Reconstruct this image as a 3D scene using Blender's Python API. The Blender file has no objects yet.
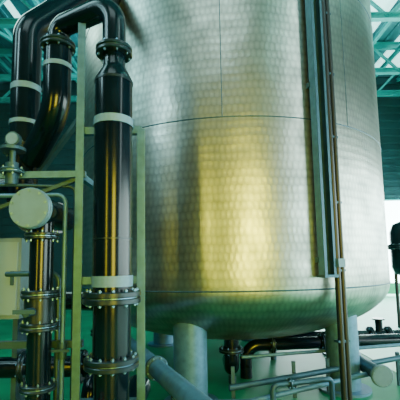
import bpy, bmesh, math, random
from mathutils import Vector, Matrix
random.seed(4)
V=Vector
D=bpy.data
# ------------------------------------------------------------ materials
def mat(name,col,rough=0.5,metal=0.0,emit=None,es=0.0,noise=0.0,nscale=8.0,bump=0.0,spec=0.5):
    m=D.materials.new(name); m.use_nodes=True
    nt=m.node_tree; b=nt.nodes['Principled BSDF']
    b.inputs['Base Color'].default_value=(*col,1)
    b.inputs['Roughness'].default_value=rough
    b.inputs['Metallic'].default_value=metal
    b.inputs['Specular IOR Level'].default_value=spec
    if emit:
        b.inputs['Emission Color'].default_value=(*emit,1)
        b.inputs['Emission Strength'].default_value=es
    if noise>0 or bump>0:
        tc=nt.nodes.new('ShaderNodeTexCoord')
        n=nt.nodes.new('ShaderNodeTexNoise'); n.inputs['Scale'].default_value=nscale; n.inputs['Detail'].default_value=5
        nt.links.new(tc.outputs['Object'],n.inputs['Vector'])
        r=nt.nodes.new('ShaderNodeValToRGB')
        r.color_ramp.elements[0].position=.3; r.color_ramp.elements[1].position=.7
        r.color_ramp.elements[0].color=(*[c*(1-noise) for c in col],1)
        r.color_ramp.elements[1].color=(*[min(1,c*(1+noise)) for c in col],1)
        nt.links.new(n.outputs['Fac'],r.inputs['Fac'])
        nt.links.new(r.outputs['Color'],b.inputs['Base Color'])
        mr=nt.nodes.new('ShaderNodeMapRange'); mr.inputs['To Min'].default_value=max(.02,rough*.8); mr.inputs['To Max'].default_value=min(1,rough*1.25)
        nt.links.new(n.outputs['Fac'],mr.inputs['Value']); nt.links.new(mr.outputs['Result'],b.inputs['Roughness'])
        if bump>0:
            bp=nt.nodes.new('ShaderNodeBump'); bp.inputs['Strength'].default_value=bump; bp.inputs['Distance'].default_value=.02
            nt.links.new(n.outputs['Fac'],bp.inputs['Height']); nt.links.new(bp.outputs['Normal'],b.inputs['Normal'])
    return m
M_black=mat('black_paint',(.0012,.006,.012),.17,0,noise=.3,nscale=5,spec=.34)
M_flange=mat('dark_flange',(.005,.018,.028),.32,.2,noise=.3,nscale=12)
M_steel=mat('galvanised_steel',(.075,.19,.30),.48,.5,noise=.2,nscale=14)
M_dsteel=mat('dull_steel',(.030,.085,.13),.45,.5,noise=.2,nscale=10)
M_bolt=mat('zinc_bolt',(.13,.26,.36),.35,.8)
M_wrap=mat('pipe_tape',(.11,.22,.32),.5,.1,noise=.1,nscale=30)
M_disc=mat('blank_plate',(.10,.20,.29),.5,.2,noise=.12,nscale=10)
M_teal=mat('teal_steel_paint',(.02,.38,.38),.45,.1,noise=.15,nscale=3)
M_wall=mat('wall_cladding',(.010,.065,.075),.6,.2,noise=.2,nscale=1.2)
M_roof=mat('roof_sheet',(.02,.17,.20),.6,.1,noise=.2,nscale=1)
M_sky=mat('translucent_sheet',(.6,.9,.9),.6,0,emit=(.50,1.0,.98),es=1.8)
M_win=mat('daylight_glass',(.8,.95,1),.3,0,emit=(.80,1.0,.98),es=12)
M_floorglare=mat('green_floor_glare',(.22,.72,.48),.38,0,noise=.08,nscale=3)  # daylight glare on the floor, put into a paler base colour
M_cab=mat('cabinet_paint',(.13,.21,.25),.4,0,noise=.05,nscale=4)
M_red=mat('red_paint',(.40,.02,.02),.4)
M_white=mat('white_paint',(.20,.31,.34),.4)
M_yel=mat('yellow_paint',(.80,.62,.08),.5,0,noise=.1)
M_green=mat('green_paint',(.01,.42,.20),.4,0,noise=.1)
M_rub=mat('cable_black',(.004,.009,.014),.4)

def floor_mat():
    m=D.materials.new('green_epoxy'); m.use_nodes=True; nt=m.node_tree; b=nt.nodes['Principled BSDF']
    tc=nt.nodes.new('ShaderNodeTexCoord'); n=nt.nodes.new('ShaderNodeTexNoise'); n.inputs['Scale'].default_value=1.2; n.inputs['Detail'].default_value=8
    nt.links.new(tc.outputs['Object'],n.inputs['Vector'])
    r=nt.nodes.new('ShaderNodeValToRGB'); r.color_ramp.elements[0].color=(.001,.15,.07,1); r.color_ramp.elements[1].color=(.002,.26,.12,1)
    r.color_ramp.elements[0].position=.3; r.color_ramp.elements[1].position=.7
    nt.links.new(n.outputs['Fac'],r.inputs['Fac']); nt.links.new(r.outputs['Color'],b.inputs['Base Color'])
    b.inputs['Roughness'].default_value=.45; b.inputs['Specular IOR Level'].default_value=.3
    return m
M_floor=floor_mat()

def tank_mat():
    m=D.materials.new('swirl_stainless'); m.use_nodes=True; nt=m.node_tree; b=nt.nodes['Principled BSDF']
    N=nt.nodes.new; L=nt.links.new
    def math_(op,a,bb=None,c=None):
        n=N('ShaderNodeMath'); n.operation=op
        for i,x in enumerate((a,bb,c)):
            if x is None: continue
            if isinstance(x,(int,float)): n.inputs[i].default_value=x
            else: L(x,n.inputs[i])
        return n.outputs[0]
    tc=N('ShaderNodeTexCoord'); sx=N('ShaderNodeSeparateXYZ'); L(tc.outputs['Object'],sx.inputs[0])
    nz0=N('ShaderNodeTexNoise'); nz0.inputs['Scale'].default_value=2.5; nz0.inputs['Detail'].default_value=1; L(tc.outputs['Object'],nz0.inputs['Vector'])
    nz4=N('ShaderNodeTexNoise'); nz4.inputs['Scale'].default_value=6; nz4.inputs['Detail'].default_value=3; L(tc.outputs['Object'],nz4.inputs['Vector'])
    ang=math_('ARCTAN2',sx.outputs['X'],math_('MULTIPLY',sx.outputs['Y'],-1))
    u=math_('MULTIPLY_ADD',nz0.outputs['Fac'],.9,math_('MULTIPLY',ang,2.4/.064)); v=math_('MULTIPLY_ADD',nz0.outputs['Fac'],.5,math_('MULTIPLY',sx.outputs['Z'],1/.092))
    row=math_('FLOOR',v); off=math_('MULTIPLY',math_('MODULO',row,2),.5)
    # ragged horizontal offset for every row so that the polishing marks are not on a perfect grid
    jit=math_('FRACT',math_('MULTIPLY',math_('SINE',math_('MULTIPLY',row,12.9898)),43.75))
    cu=math_('SUBTRACT',math_('FRACT',math_('ADD',math_('ADD',u,math_('MULTIPLY_ADD',jit,.6,off)),1000)),.5); cv=math_('SUBTRACT',math_('FRACT',v),.5)
    dist=math_('SQRT',math_('ADD',math_('MULTIPLY',cu,cu),math_('MULTIPLY',cv,cv)))
    dome=math_('SMOOTH_MIN',math_('MULTIPLY',dist,1.0),.52,.1)
    hgt=math_('MULTIPLY',dome,math_('MULTIPLY_ADD',nz4.outputs['Fac'],2.6,-.5))
    bp=N('ShaderNodeBump'); bp.inputs['Strength'].default_value=.27; bp.inputs['Distance'].default_value=.007; L(hgt,bp.inputs['Height'])
    nz=N('ShaderNodeTexNoise'); nz.inputs['Scale'].default_value=1.1; nz.inputs['Detail'].default_value=2; L(tc.outputs['Object'],nz.inputs['Vector'])
    b2=N('ShaderNodeBump'); b2.inputs['Strength'].default_value=.25; b2.inputs['Distance'].default_value=.06; L(nz.outputs['Fac'],b2.inputs['Height']); L(bp.outputs['Normal'],b2.inputs['Normal'])
    L(b2.outputs['Normal'],b.inputs['Normal'])
    n3=N('ShaderNodeTexNoise'); n3.inputs['Scale'].default_value=4; n3.inputs['Detail'].default_value=6; L(tc.outputs['Object'],n3.inputs['Vector'])
    mr=N('ShaderNodeMapRange'); mr.inputs['From Min'].default_value=.3; mr.inputs['From Max'].default_value=.7; mr.inputs['To Min'].default_value=.30; mr.inputs['To Max'].default_value=.38; L(n3.outputs['Fac'],mr.inputs['Value']); L(mr.outputs[0],b.inputs['Roughness'])
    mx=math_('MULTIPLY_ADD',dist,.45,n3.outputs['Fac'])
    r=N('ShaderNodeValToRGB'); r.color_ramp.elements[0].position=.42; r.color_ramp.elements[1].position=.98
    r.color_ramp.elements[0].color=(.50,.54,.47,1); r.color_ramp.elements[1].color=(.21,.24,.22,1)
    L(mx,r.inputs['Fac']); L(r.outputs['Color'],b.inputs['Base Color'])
    b.inputs['Metallic'].default_value=1
    return m
M_tank=tank_mat()

# ------------------------------------------------------------ mesh builder
class MB:
    def __init__(s,name,origin=(0,0,0)):
        s.name=name; s.v=[]; s.f=[]; s.mi=[]; s.sm=[]; s.mats=[]; s.o=V(origin)
    def m(s,mt):
        if mt not in s.mats: s.mats.append(mt)
        return s.mats.index(mt)
    def add(s,vs,fs,mt,smooth=False):
        b=len(s.v); s.v+= [V(p)-s.o for p in vs]; i=s.m(mt)
        for f in fs:
            s.f.append([b+k for k in f]); s.mi.append(i); s.sm.append(smooth)
    def box(s,c,size,mt,rot=None):
        c=V(c); h=[k/2 for k in size]; vs=[]
        for z in(-1,1):
            for y in(-1,1):
                for x in(-1,1):
                    p=V((x*h[0],y*h[1],z*h[2]))
                    if rot is not None: p=rot@p
                    vs.append(c+p)
        s.add(vs,[(0,2,3,1),(4,5,7,6),(0,1,5,4),(2,6,7,3),(0,4,6,2),(1,3,7,5)],mt)
    def beam(s,a,b,w,h,mt,up=(0,0,1)):
        a=V(a);b=V(b);d=(b-a);l=d.length;d=d/l
        u=V(up)
        if abs(d.dot(u))>.98: u=V((0,1,0))
        x=d.cross(u).normalized(); z=x.cross(d).normalized()
        R=Matrix((x,d,z)).transposed()
        s.box((a+b)/2,(w,l,h),mt,R)
    def ibeam(s,a,b,w,h,t,mt,up=(0,0,1)):
        a=V(a);b=V(b);d=(b-a).normalized();u=V(up)
        if abs(d.dot(u))>.98: u=V((0,1,0))
        x=d.cross(u).normalized(); z=x.cross(d).normalized()
        s.beam(a+z*(h-t)/2,b+z*(h-t)/2,w,t,mt,up); s.beam(a-z*(h-t)/2,b-z*(h-t)/2,w,t,mt,up); s.beam(a,b,t,h-2*t,mt,up)
    def sweep(s,pts,rads,mt,seg=28,caps=True):
        pts=[V(p) for p in pts]; n=len(pts)
        if not hasattr(rads,'__len__'): rads=[rads]*n
        tg=[]
        for i in range(n):
            a=pts[max(0,i-1)]; b=pts[min(n-1,i+1)]; t=(b-a)
            if t.length<1e-7: t=(pts[-1]-pts[0])
            tg.append(t.normalized())
        t0=tg[0]; u=V((0,0,1)) if abs(t0.z)<.9 else V((1,0,0))
        x=t0.cross(u).normalized(); vs=[];fs=[]
        for i in range(n):
            t=tg[i]; x=(x-t*x.dot(t)).normalized(); y=t.cross(x)
            for k in range(seg):
                a=2*math.pi*k/seg; vs.append(pts[i]+(x*math.cos(a)+y*math.sin(a))*rads[i])
        for i in range(n-1):
            for k in range(seg):
                k2=(k+1)%seg; fs.append((i*seg+k,i*seg+k2,(i+1)*seg+k2,(i+1)*seg+k))
        s.add(vs,fs,mt,True)
        if caps:
            s.add(vs[:seg],[tuple(range(seg))[::-1]],mt); s.add(vs[-seg:],[tuple(range(seg))],mt)
    def pipe(s,pts,r,mt,bend=None,seg=28,caps=True):
        s.sweep(fillet(pts,bend if bend else r*1.8),r,mt,seg,caps)
    def cyl(s,a,b,r,mt,seg=28): s.sweep([a,b],r,mt,seg)
    def flange(s,c,ax,r,t,mt=None,bolts=8,pair=True,hub=None):
        mt=mt or M_flange; c=V(c);ax=V(ax).normalized(); e=.006
        def one(p,q):
            p=V(p);q=V(q);d=(q-p).normalized()
            s.sweep([p,p+d*e,q-d*e,q],[r-e,r,r,r-e],mt,36)
        if pair:
            g=.004
            one(c-ax*t,c-ax*g); one(c+ax*g,c+ax*t)
            s.cyl(c-ax*g*1.5,c+ax*g*1.5,r*.9,M_bolt,30)
        else: one(c-ax*t/2,c+ax*t/2)
        u=V((0,0,1)) if abs(ax.z)<.9 else V((1,0,0)); x=ax.cross(u).normalized(); y=ax.cross(x)
        L=(t if pair else t/2)+.018; br=max(.008,r*.06)
        for k in range(bolts):
            a=2*math.pi*(k+.5)/bolts; p=c+(x*math.cos(a)+y*math.sin(a))*r*.85
            s.cyl(p-ax*L,p+ax*L,br*.65,M_bolt,8)
            tt=t if pair else t/2
            s.cyl(p-ax*(tt+.012),p-ax*tt,br*1.15,M_bolt,6); s.cyl(p+ax*tt,p+ax*(tt+.012),br*1.15,M_bolt,6)
    def lathe(s,c,prof,mt,seg=128,smooth=True):
        c=V(c); vs=[];fs=[]
        for r,z in prof:
            for k in range(seg):
                a=2*math.pi*k/seg; vs.append(c+V((r*math.cos(a),r*math.sin(a),z)))
        for i in range(len(prof)-1):
            for k in range(seg):
                k2=(k+1)%seg; fs.append((i*seg+k,i*seg+k2,(i+1)*seg+k2,(i+1)*seg+k))
        s.add(vs,fs,mt,smooth)
    def build(s):
        me=D.meshes.new(s.name); me.from_pydata([tuple(p) for p in s.v],[],s.f); me.update()
        for mt in s.mats: me.materials.append(mt)
        me.polygons.foreach_set('material_index',s.mi); me.polygons.foreach_set('use_smooth',s.sm)
        bm=bmesh.new(); bm.from_mesh(me); bmesh.ops.recalc_face_normals(bm,faces=bm.faces); bm.to_mesh(me); bm.free()
        me.set_sharp_from_angle(angle=math.radians(38))
        o=D.objects.new(s.name,me); o.location=s.o; bpy.context.scene.collection.objects.link(o); return o
def fillet(pts,R,n=10):
    pts=[V(p) for p in pts]; out=[pts[0]]
    for i in range(1,len(pts)-1):
        p=pts[i]; a=(pts[i-1]-p); b=(pts[i+1]-p); la,lb=a.length,b.length; a/=la; b/=lb
        ang=a.angle(b)
        if ang>math.pi-.02: out.append(p); continue
        r=R; d=r/math.tan(ang/2); mx=min(la,lb)*.49 if len(pts)>3 else min(la,lb)*.95
        if d>mx: d=mx; r=d*math.tan(ang/2)
        c=p+(a+b).normalized()*(r/math.sin(ang/2)); s0=p+a*d-c; s1=p+b*d-c; th=s0.angle(s1); ax=s0.cross(s1).normalized()
        for k in range(n+1): out.append(c+Matrix.Rotation(th*k/n,3,ax)@s0)
    out.append(pts[-1]); return out

# ------------------------------------------------------------ room shell
X0,X1,Y0,Y1,H=-13,12,-9,20,12
f=MB('floor'); f.box(((X0+X1)/2,(Y0+Y1)/2,-.1),(X1-X0,Y1-Y0,.2),M_floor)
f.box((7.4,7.5,.003),(9.2,24.8,.006),M_floorglare)  # pale slab paints window glare onto the right of the floor
f.build()
def clad(mb,a,b,z0,z1,inward,mt):
    """horizontal ribbed cladding from a to b"""
    a=V(a);b=V(b);n=V(inward); d=(b-a); c=(a+b)/2; L=d.length
    w=(L if abs(d.x)>0 else .12); h=(L if abs(d.y)>0 else .12)
    mb.box((c.x-n.x*.06,c.y-n.y*.06,(z0+z1)/2),(w,h,z1-z0),mt)
    z=z0+.15
    while z<z1-.05:
        mb.beam(V((a.x,a.y,z))+n*.03,V((b.x,b.y,z))+n*.03,.06,.13,mt); z+=.42
w=MB('wall_back')
clad(w,(X0,Y1,0),(X1,Y1,0),4.9,H,(0,-1,0),M_wall)
clad(w,(X0,Y1,0),(3.5,Y1,0),0,4.9,(0,-1,0),M_wall)
w.box((3.5,Y1-.1,2.45),(.3,.3,4.9),M_teal); w.build()
w=MB('window_1')
w.box(((3.6+X1)/2,Y1+.1,2.5),(X1-3.6,.05,4.8),M_win)
for i in range(5): w.box((3.7+i*1.95,Y1,2.5),(.08,.12,4.8),M_teal)
for z in(.15,2.4,4.85): w.box(((3.6+X1)/2,Y1,z),(X1-3.6,.12,.08),M_teal)
w.build()
w=MB('wall_right')
clad(w,(X1,Y0,0),(X1,Y1,0),4.9,H,(-1,0,0),M_wall); clad(w,(X1,Y0,0),(X1,Y1,0),0,.8,(-1,0,0),M_wall); w.build()
w=MB('window_2'); w.box((X1+.1,(Y0+Y1)/2,2.85),(.05,Y1-Y0,4.1),M_win)
for i in range(15): w.box((X1,Y0+.3+i*2.02,2.85),(.12,.08,4.1),M_teal)
w.build()
w=MB('wall_left'); clad(w,(X0,Y0,0),(X0,Y1,0),0,H,(1,0,0),M_wall); w.build()
w=MB('wall_front'); clad(w,(X0,Y0,0),(X1,Y0,0),0,H,(0,1,0),M_wall); w.build()
w=MB('ceiling')
w.box(((X0+X1)/2,(Y0+Y1)/2,H+.1),(X1-X0,Y1-Y0,.2),M_roof)
x=X0+.3
while x<X1: w.box((x,(Y0+Y1)/2,H-.03),(.12,Y1-Y0,.06),M_roof); x+=.6
for xx in(-11,-7.4,7.2,10.2): w.box((xx,(Y0+Y1)/2,H-.04),(1.6 if xx>0 else .3,Y1-Y0,.09),M_sky)
w.build()
t=MB('roof_truss')
for y in(1,5,9,13,17,19.4):
    t.ibeam((X0,y,H-.25),(X1,y,H-.25),.22,.3,.03,M_teal); t.ibeam((X0,y,H-1.5),(X1,y,H-1.5),.22,.25,.03,M_teal)
    x=X0;k=0
    while x<X1-.5:
        za,zb=(H-1.5,H-.25) if k%2==0 else (H-.25,H-1.5)
        t.beam((x,y,za),(x+1.25,y,zb),.1,.1,M_teal); x+=1.25;k+=1
for x in(-12,-9.5,-8,-6,-4,4,6,8,9.5,11):
    t.ibeam((x,Y0,H-.5),(x,Y1,H-.5),.12,.2,.02,M_teal)
for y in(9,13,17): 
    for x in(X0+.3,X1-.3): t.ibeam((x,y,0),(x,y,H),.3,.3,.03,M_teal,up=(0,1,0))
t.beam((-9.5,9,H-1.5),(-6,17,H-1.5),.12,.12,M_teal); t.beam((-6,9,H-1.5),(-9.5,17,H-1.5),.12,.12,M_teal)
t.beam((8,13,H-1.5),(11,19,H-1.5),.12,.12,M_teal)
t.build()

# ------------------------------------------------------------ tank
TC=V((.50,6.5,0)); R=2.42; ZS=1.31; DD=.84; TOP=7.0
tk=MB('steel_tank',TC)
prof=[]
for i in range(25):
    a=math.pi/2*i/24; prof.append((max(.001,R*math.sin(a)),ZS-DD*math.cos(a)))
zz=ZS
while zz<TOP-.01: zz+=.19; prof.append((R,min(zz,TOP)))
for i in range(1,13):
    a=math.pi/2*i/12; prof.append((max(.001,R*math.cos(a)),TOP+.6*math.sin(a)))
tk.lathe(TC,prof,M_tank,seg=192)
def ringbead(z,r,t,mt):
    p=[(r+t*math.cos(a),z+t*math.sin(a)*1.3) for a in [2*math.pi*k/8 for k in range(9)]]
    tk.lathe(TC,p,mt,seg=160)
ringbead(ZS,R,.007,M_dsteel); ringbead(3.24,R,.006,M_dsteel); ringbead(5.1,R,.006,M_dsteel)
def tp(ang,r,z): a=math.radians(ang); return TC+V((r*math.sin(a),-r*math.cos(a),z))
def vseam(ang,z0,z1): tk.sweep([tp(ang,R,z0),tp(ang,R,z1)],.005,M_dsteel,8)
vseam(-5.5,3.24,5.1); vseam(33,3.24,5.1); vseam(-78,ZS,3.24); vseam(70,3.24,5.1); vseam(120,ZS,3.24); vseam(40,5.1,7)
# legs
for k in range(6):
    a=math.radians(251+60*k); p=TC+V((1.97*math.cos(a),1.97*math.sin(a),0))
    tk.sweep([p+V((0,0,.02)),p+V((0,0,.98))],.20,M_steel,40)
    tk.sweep([p,p+V((0,0,.03))],.32,M_steel,40)
# bottom outlet nozzle
q=V((.40,5.35,0))
tk.cyl(q+V((0,0,.45)),q+V((0,0,.85)),.10,M_black); tk.flange(q+V((0,0,.44)),(0,0,1),.17,.03)
tk.build()

# cable channel + conduits on the tank
cc=MB('cable_channel'); ang=20.5; RR=.07
a=math.radians(ang); n=V((math.sin(a),-math.cos(a),0)); tt=V((math.cos(a),math.sin(a),0))
def cp(r,s_,z): return TC+n*(r+RR)+tt*s_+V((0,0,z))
def rbox(mb,r,s_,z0,z1,dr,ds,mt):
    Rm=Matrix((tt,n,V((0,0,1)))).transposed(); mb.box(cp(r,s_,(z0+z1)/2),(ds,dr,z1-z0),mt,Rm)
rbox(cc,2.40,-.01,1.47,7,.012,.15,M_dsteel)
rbox(cc,2.44,-.08,1.47,7,.10,.012,M_steel); rbox(cc,2.44,.06,1.47,7,.10,.012,M_dsteel)
rbox(cc,2.49,-.068,1.47,7,.012,.035,M_dsteel); rbox(cc,2.49,.05,1.47,7,.012,.03,M_dsteel)
rbox(cc,2.44,-.01,1.44,1.47,.14,.18,M_dsteel)
for z in(1.6,3.6,5.6): rbox(cc,2.37,-.01,z,z+.06,.07,.18,M_dsteel)
cc.build()
cd=MB('electrical_conduit')
cd.sweep([cp(2.46,.105,.02),cp(2.46,.105,7)],.034,M_rub,14); cd.sweep([cp(2.46,.172,.02),cp(2.46,.172,7)],.028,M_rub,14)
for z in(.75,1.5,2.25,3.0,3.75,4.5): rbox(cd,2.44,.13,z,z+.025,.08,.15,M_dsteel)
rbox(cd,2.48,.12,1.55,1.64,.09,.09,M_wrap)
rbox(cd,2.46,.13,0,.03,.12,.2,M_dsteel)
cd.build()

# ------------------------------------------------------------ front black riser
p=MB('black_riser_pipe'); ax=-.67; ay=2.9
Z=(0,0,1)
p.pipe([(ax,4.1,.35),(ax,ay,.35),(ax,ay,.86)],.13,M_black,.26)
p.flange((ax,ay,.90),Z,.20,.04,bolts=12)
p.cyl((ax,ay,.86),(ax,ay,1.36),.14,M_black,40)
p.flange((ax,ay,1.37),Z,.215,.045,bolts=12)
p.cyl((ax,ay,1.40),(ax,ay,3.05),.147,M_black,40)
p.sweep([(ax,ay,3.05),(ax,ay,3.08),(ax,ay,3.17),(ax,ay,3.20),(ax,ay,3.34)],[.147,.145,.10,.09,.09],M_black,40)
p.sweep([(ax,ay,3.045),(ax,ay,3.065)],.151,M_flange,40)
p.flange((ax,ay,3.32),Z,.145,.032,bolts=8)
bx,by=-1.24,3.2
p.pipe([(ax,ay,3.34),(ax,ay,3.74),(bx,by,3.74),(bx,by,3.54)],.093,M_black,.30)
p.flange((bx,by,3.56),Z,.15,.03,bolts=8)
p.pipe([(bx,by,3.56),(bx,by,2.95),(-1.58,3.5,2.62)],.118,M_black,.35)
p.cyl((bx,by,3.34),(bx,by,3.38),.123,M_wrap)
for z,h in((2.72,.06),(1.49,.08)):
    p.cyl((ax,ay,z-h/2),(ax,ay,z+h/2),.153,M_wrap,40)
p.cyl((ax,ay,1.80),(ax,ay,1.81),.149,M_flange,40); 
p.build()
# rear riser
b=MB('black_inlet_pipe'); cx,cy=-1.68,3.55
b.pipe([(-1.23,3.30,2.03),(cx,cy,2.03),(cx,cy,3.95),(-1.3,3.95,4.6),(-1.05,4.80,5.2)],.135,M_black,.3)
b.cyl((cx,cy,3.30),(cx,cy,3.36),.140,M_wrap); b.cyl((cx,cy,2.96),(cx,cy,3.0),.140,M_wrap)
b.flange((cx,cy,2.72),Z,.19,.035,bolts=10)
b.pipe([(cx,cy,2.35),(-2.9,3.7,2.35)],.10,M_black); b.flange((-2.05,3.6,2.35),(1,-.12,0),.16,.03)
b.pipe([(-2.9,3.7,2.35),(-2.9,3.7,0)],.10,M_black)
tx,ty=-1.23,2.95
b.cyl((tx,3.42,2.03),(tx,2.76,2.03),.115,M_black)
b.flange((tx,2.74,2.03),(0,1,0),.15,.03,bolts=10,mt=M_disc)
b.cyl((tx,2.70,2.03),(tx,2.712,2.03),.142,M_disc,40)
b.cyl((tx,ty,2.0),(tx,ty,.02),.088,M_black)
b.flange((tx,ty,1.84),Z,.13,.026)
b.flange((tx,ty,1.40),Z,.14,.03); b.flange((tx,ty,1.16),Z,.14,.03)
b.sweep([(tx,ty,1.18),(tx,ty,1.38)],[.115,.115],M_flange,24)
b.flange((tx,ty,.72),Z,.13,.026)
b.cyl((tx,ty,0),(tx,ty,.03),.14,M_flange)
b.cyl((tx,ty,1.28),(tx-.02,ty-.2,1.28),.03,M_dsteel); b.box((tx-.02,ty-.22,1.29),(.16,.02,.03),M_dsteel)
b.build()

b=MB('manifold_pipe')
b.pipe([(-2.6,3.9,.62),(-.95,3.9,.62),(-.95,3.9,1.25),(-1.9,4.3,1.25)],.10,M_black,.18)
b.flange((-1.2,3.9,.62),(1,0,0),.16,.03); b.flange((-.95,3.9,.95),Z,.16,.03); b.flange((-1.75,3.9,.62),(1,0,0),.16,.03)
b.pipe([(-2.6,3.9,.62),(-2.6,3.9,0)],.10,M_black)
b.cyl((-1.25,3.9,0),(-1.25,3.9,.55),.04,M_dsteel)
b.cyl((-1.9,4.3,1.25),(-1.9,4.3,0),.10,M_black)
b.pipe([(-.95,3.9,.62),(-.95,3.35,.62),(-.95,3.35,0)],.08,M_black,.14)
b.build()
b=MB('stainless_feed_pipe')
b.pipe([(-1.0,4.95,.68),(-.12,2.9,.66),(.25,2.05,.65),(.25,2.05,0)],.08,M_steel,.2)
b.flange((-.42,3.60,.667),(.4,-.92,0),.11,.015,mt=M_dsteel)
b.pipe([(-1.0,4.95,.68),(-1.0,4.95,0)],.08,M_steel); b.cyl((-.22,3.14,0),(-.22,3.14,.58),.035,M_dsteel)
b.build()

# ------------------------------------------------------------ pipe support frame
s=MB('pipe_support_frame')
def post(x,y,z1,mt=M_steel): 
    s.beam((x,y,0),(x,y,z1),.008,.065,mt,up=(0,1,0)); s.beam((x+.03,y-.03,0),(x+.03,y-.03,z1),.06,.008,mt,up=(0,1,0)); s.box((x,y,.006),(.16,.16,.012),mt)
post(-1.0,3.05,3.75); post(-.50,3.05,2.72); post(-1.0,3.75,2.6,M_dsteel); post(-2.2,3.05,2.5,M_dsteel)
for z in(2.72,1.49,.55): s.beam((-1.0,3.07,z),(-.47,3.07,z),.06,.06,M_steel)
s.beam((-2.25,3.08,2.36),(-.94,3.08,2.36),.05,.055,M_steel)
s.beam((-2.25,3.08,1.0),(-.94,3.08,1.0),.05,.055,M_dsteel)
s.beam((-1.0,3.05,2.36),(-1.0,3.78,2.36),.05,.05,M_steel)
s.beam((-2.2,3.1,1.9),(-1.0,3.1,2.33),.03,.03,M_dsteel)
s.beam((-1.5,3.5,2.48),(-1.0,3.1,2.85),.04,.04,M_dsteel)
s.build()
s=MB('sample_tube')
s.pipe([(-1.08,3.02,.03),(-1.08,3.02,2.18),(-1.9,3.02,2.18),(-1.9,3.02,2.9)],.018,M_steel,.07,14)
s.pipe([(-1.04,3.14,.03),(-1.04,3.14,2.27),(-1.55,3.02,2.27),(-2.1,3.02,2.27)],.014,M_dsteel,.06,14)
s.pipe([(-1.15,3.10,.03),(-1.15,3.10,1.55),(-1.6,3.15,1.55)],.022,M_dsteel,.07,14)
s.cyl((-1.08,3.02,.9),(-1.08,3.02,1.02),.035,M_dsteel); s.box((-1.08,2.97,.97),(.14,.015,.02),M_dsteel)
s.build()
s=MB('pressure_gauge_valve')
gx,gy,gz=-1.52,3.02,2.40
s.cyl((gx,gy,gz-.13),(gx,gy,gz+.05),.05,M_dsteel); s.flange((gx,gy,gz-.02),Z,.09,.02,mt=M_dsteel,bolts=6)
s.cyl((gx,gy,gz+.05),(gx,gy,gz+.16),.025,M_dsteel); s.sweep([(gx,gy,gz+.15),(gx,gy,gz+.175)],.10,M_dsteel,24)
s.cyl((gx,gy-.02,gz+.25),(gx,gy+.03,gz+.25),.06,M_dsteel); s.cyl((gx,gy-.025,gz+.25),(gx,gy-.021,gz+.25),.048,M_wrap)
s.build()

c=MB('control_cabinet')
c.box((-2.15,4.0,1.50),(.7,.35,.8),M_cab); c.box((-2.15,3.815,1.50),(.64,.02,.72),M_white)
for x in(-2.44,-1.86): c.box((x,4.0,.55),(.05,.25,1.1),M_dsteel)
c.box((-1.87,3.80,1.5),(.03,.03,.14),M_dsteel)
for z in(1.75,1.68,1.3): c.box((-2.2,3.80,z),(.30,.01,.03),M_dsteel)
c.build()
c=MB('water_pump')
c.box((-.96,2.62,.12),(.36,.50,.18),M_green)
c.sweep([(-.96,2.78,.46),(-.96,2.50,.46)],.12,M_red,28); c.sweep([(-.96,2.50,.46),(-.96,2.46,.46)],.125,M_white,28)
for k in range(10):
    a=2*math.pi*k/10; c.beam((-.96+.125*math.cos(a),2.52,.46+.125*math.sin(a)),(-.96+.125*math.cos(a),2.76,.46+.125*math.sin(a)),.012,.012,M_red)
c.sweep([(-.96,2.78,.46),(-.96,2.86,.46)],[.14,.14],M_dsteel,28)
c.box((-.96,2.62,.28),(.12,.3,.18),M_red); c.box((-.96,2.62,.60),(.1,.1,.06),M_white); c.box((-.96,2.62,.02),(.40,.54,.04),M_dsteel)
c.build()

# ------------------------------------------------------------ right side pipework
r=MB('drain_pipe')
r.pipe([(.40,5.35,.46),(.40,5.35,.18),(.40,5.9,.18)],.10,M_black,.14); r.cyl((.40,5.35,0),(.40,5.35,.1),.05,M_dsteel)
r.pipe([(.62,5.6,.15),(.62,5.6,.44),(3.6,5.9,.44)],.085,M_black,.2); 
r.flange((1.0,5.64,.44),(1,.1,0),.14,.025); r.flange((1.75,5.715,.44),(1,.1,0),.14,.025); r.cyl((.62,5.6,0),(.62,5.6,.2),.085,M_black)
r.cyl((3.6,5.9,.44),(3.6,5.9,0),.085,M_black)
r.build()
r=MB('black_discharge_pipe')
r.pipe([(1.2,6.6,.36),(4.3,6.6,.36),(4.3,6.6,0)],.09,M_black,.2)
for x in(2.85,3.15): r.flange((x,6.6,.36),(1,0,0),.15,.03)
r.pipe([(3.0,6.6,.36),(3.0,6.6,.62)],.06,M_black); r.sweep([(3.0,6.6,.62),(3.0,6.6,.645)],.10,M_black,24)
r.cyl((1.2,6.6,0),(1.2,6.6,.36),.05,M_dsteel)
r.build()
r=MB('blanked_branch_pipe')
r.cyl((2.05,4.55,.30),(2.05,5.4,.30),.085,M_dsteel); r.flange((2.05,4.52,.30),(0,1,0),.125,.022,mt=M_disc,bolts=8); r.cyl((2.05,4.49,.30),(2.05,4.497,.30),.115,M_disc)
r.pipe([(2.05,5.4,.30),(2.05,5.4,0)],.085,M_dsteel)
r.build()
r=MB('stainless_floor_manifold')
r.pipe([(-.1,4.35,.10),(.5,4.35,.10),(2.0,4.75,.26)],.03,M_steel,.1,14)
r.pipe([(.3,4.5,.20),(2.6,5.1,.36)],.035,M_dsteel,.1,14)
r.pipe([(.5,5.0,.42),(2.7,5.2,.50)],.022,M_steel,.1,14)
r.pipe([(.75,4.25,.05),(.75,4.25,.30),(1.45,4.45,.30),(1.45,4.45,0)],.03,M_dsteel,.06,14)
for x in(.35,1.1,1.55,2.55): r.beam((x,4.55+.26*(x-.3),0),(x,4.55+.26*(x-.3),.42),.04,.04,M_dsteel,up=(0,1,0))
r.flange((.95,4.3,.30),(1,.28,0),.06,.012,mt=M_dsteel,bolts=4)
r.build()
r=MB('filter_vessel')
fx,fy=5.05,9.2
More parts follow.
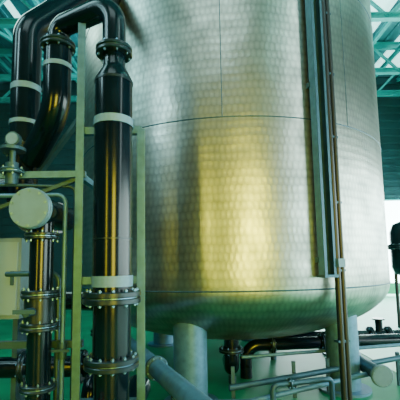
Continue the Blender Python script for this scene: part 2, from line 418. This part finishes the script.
r.sweep([(fx,fy,1.2),(fx,fy,1.3),(fx,fy,1.45),(fx,fy,2.3),(fx,fy,2.5),(fx,fy,2.6)],[.1,.36,.42,.42,.34,.1],M_flange,40)
r.flange((fx,fy,1.95),Z,.50,.05,bolts=16)
for k in range(3):
    a=2*math.pi*k/3+.4; r.cyl((fx+.34*math.cos(a),fy+.34*math.sin(a),0),(fx+.34*math.cos(a),fy+.34*math.sin(a),1.45),.04,M_flange)
r.pipe([(fx,fy,2.55),(fx,fy,2.8),(fx+1.5,fy,2.8),(fx+1.5,fy,0)],.09,M_flange,.2)
r.build()
g=MB('green_barrier')
g.box((8.4,18,.35),(5,.1,.5),M_green)
for x in(6.2,8.4,10.6): g.box((x,18,.3),(.1,.1,.6),M_green)
g.build()

for i,(x,wd) in enumerate(((-4.5,3.2),(3.2,3.6))):
    d=MB('reflector_door_%d'%(i+1)); d.box((x,Y0+.14,2.3),(wd,.08,4.6),M_yel)  # unseen yellow doors, added so the tank reflects yellow
    for k in range(20): d.box((x,Y0+.2,.12+k*.23),(wd,.03,.05),M_yel)
    d.build()

# ------------------------------------------------------------ lights
def area(name,loc,tgt,sx,sy,e,col):
    l=D.lights.new(name,'AREA'); l.shape='RECTANGLE'; l.size=sx; l.size_y=sy; l.energy=e; l.color=col
    o=D.objects.new(name,l); o.location=loc; o.rotation_euler=(V(tgt)-V(loc)).to_track_quat('-Z','Y').to_euler(); bpy.context.scene.collection.objects.link(o)
area('yellow_reflection_fill',(-4.0,-5,2.7),(.3,4,2.0),.9,3.8,200,(1,.86,.05))  # added unseen light for the yellow band on the tank
area('yellow_reflection_fill.001',(2.0,-5,2.4),(.3,4,1.9),2.4,3.4,640,(1,.84,.05))  # second added yellow light, widened to spread the tank highlight
area('cool_fill',(-1,-3,11),(0,5,2),6,4,280,(.72,1,1))  # added cool fill from above, no roof opening here
area('cool_fill.001',(7.5,-2,7),(2,5,3),.9,7,200,(.80,1,1))  # added tall strip light for the tank's right side
area('cool_fill.002',(-8,2,10),(-1,4,2),2,6,300,(.50,.95,1))  # added cool fill high on the left
area('frame_fill',(-4,1.2,5.5),(-1,3,2),.5,1.6,60,(.55,.92,1))  # added cyan light to lift the support frame, no fixture here
area('roof_uplight_fill',(0,14,9.5),(0,14,12),10,4,950,(.4,1,1))  # added upward light to brighten roof and far background
area('left_floor_fill',(-6,8,9),(-5,6,0),3,3,200,(.6,1,.9))  # added fill to brighten the green floor on the left
W=D.worlds.new('hall'); bpy.context.scene.world=W; W.use_nodes=True
W.node_tree.nodes['Background'].inputs[0].default_value=(.25,.6,.7,1); W.node_tree.nodes['Background'].inputs[1].default_value=.2

# ------------------------------------------------------------ camera
cam=D.cameras.new('camera'); cam.lens=34.2; cam.sensor_width=36; cam.shift_y=.057
co=D.objects.new('camera',cam); bpy.context.scene.collection.objects.link(co)
co.matrix_world=Matrix.Translation((0,0,1.6))@Matrix.Rotation(math.radians(96.3),4,'X')@Matrix.Rotation(math.radians(-1.0),4,'Z')
bpy.context.scene.camera=co
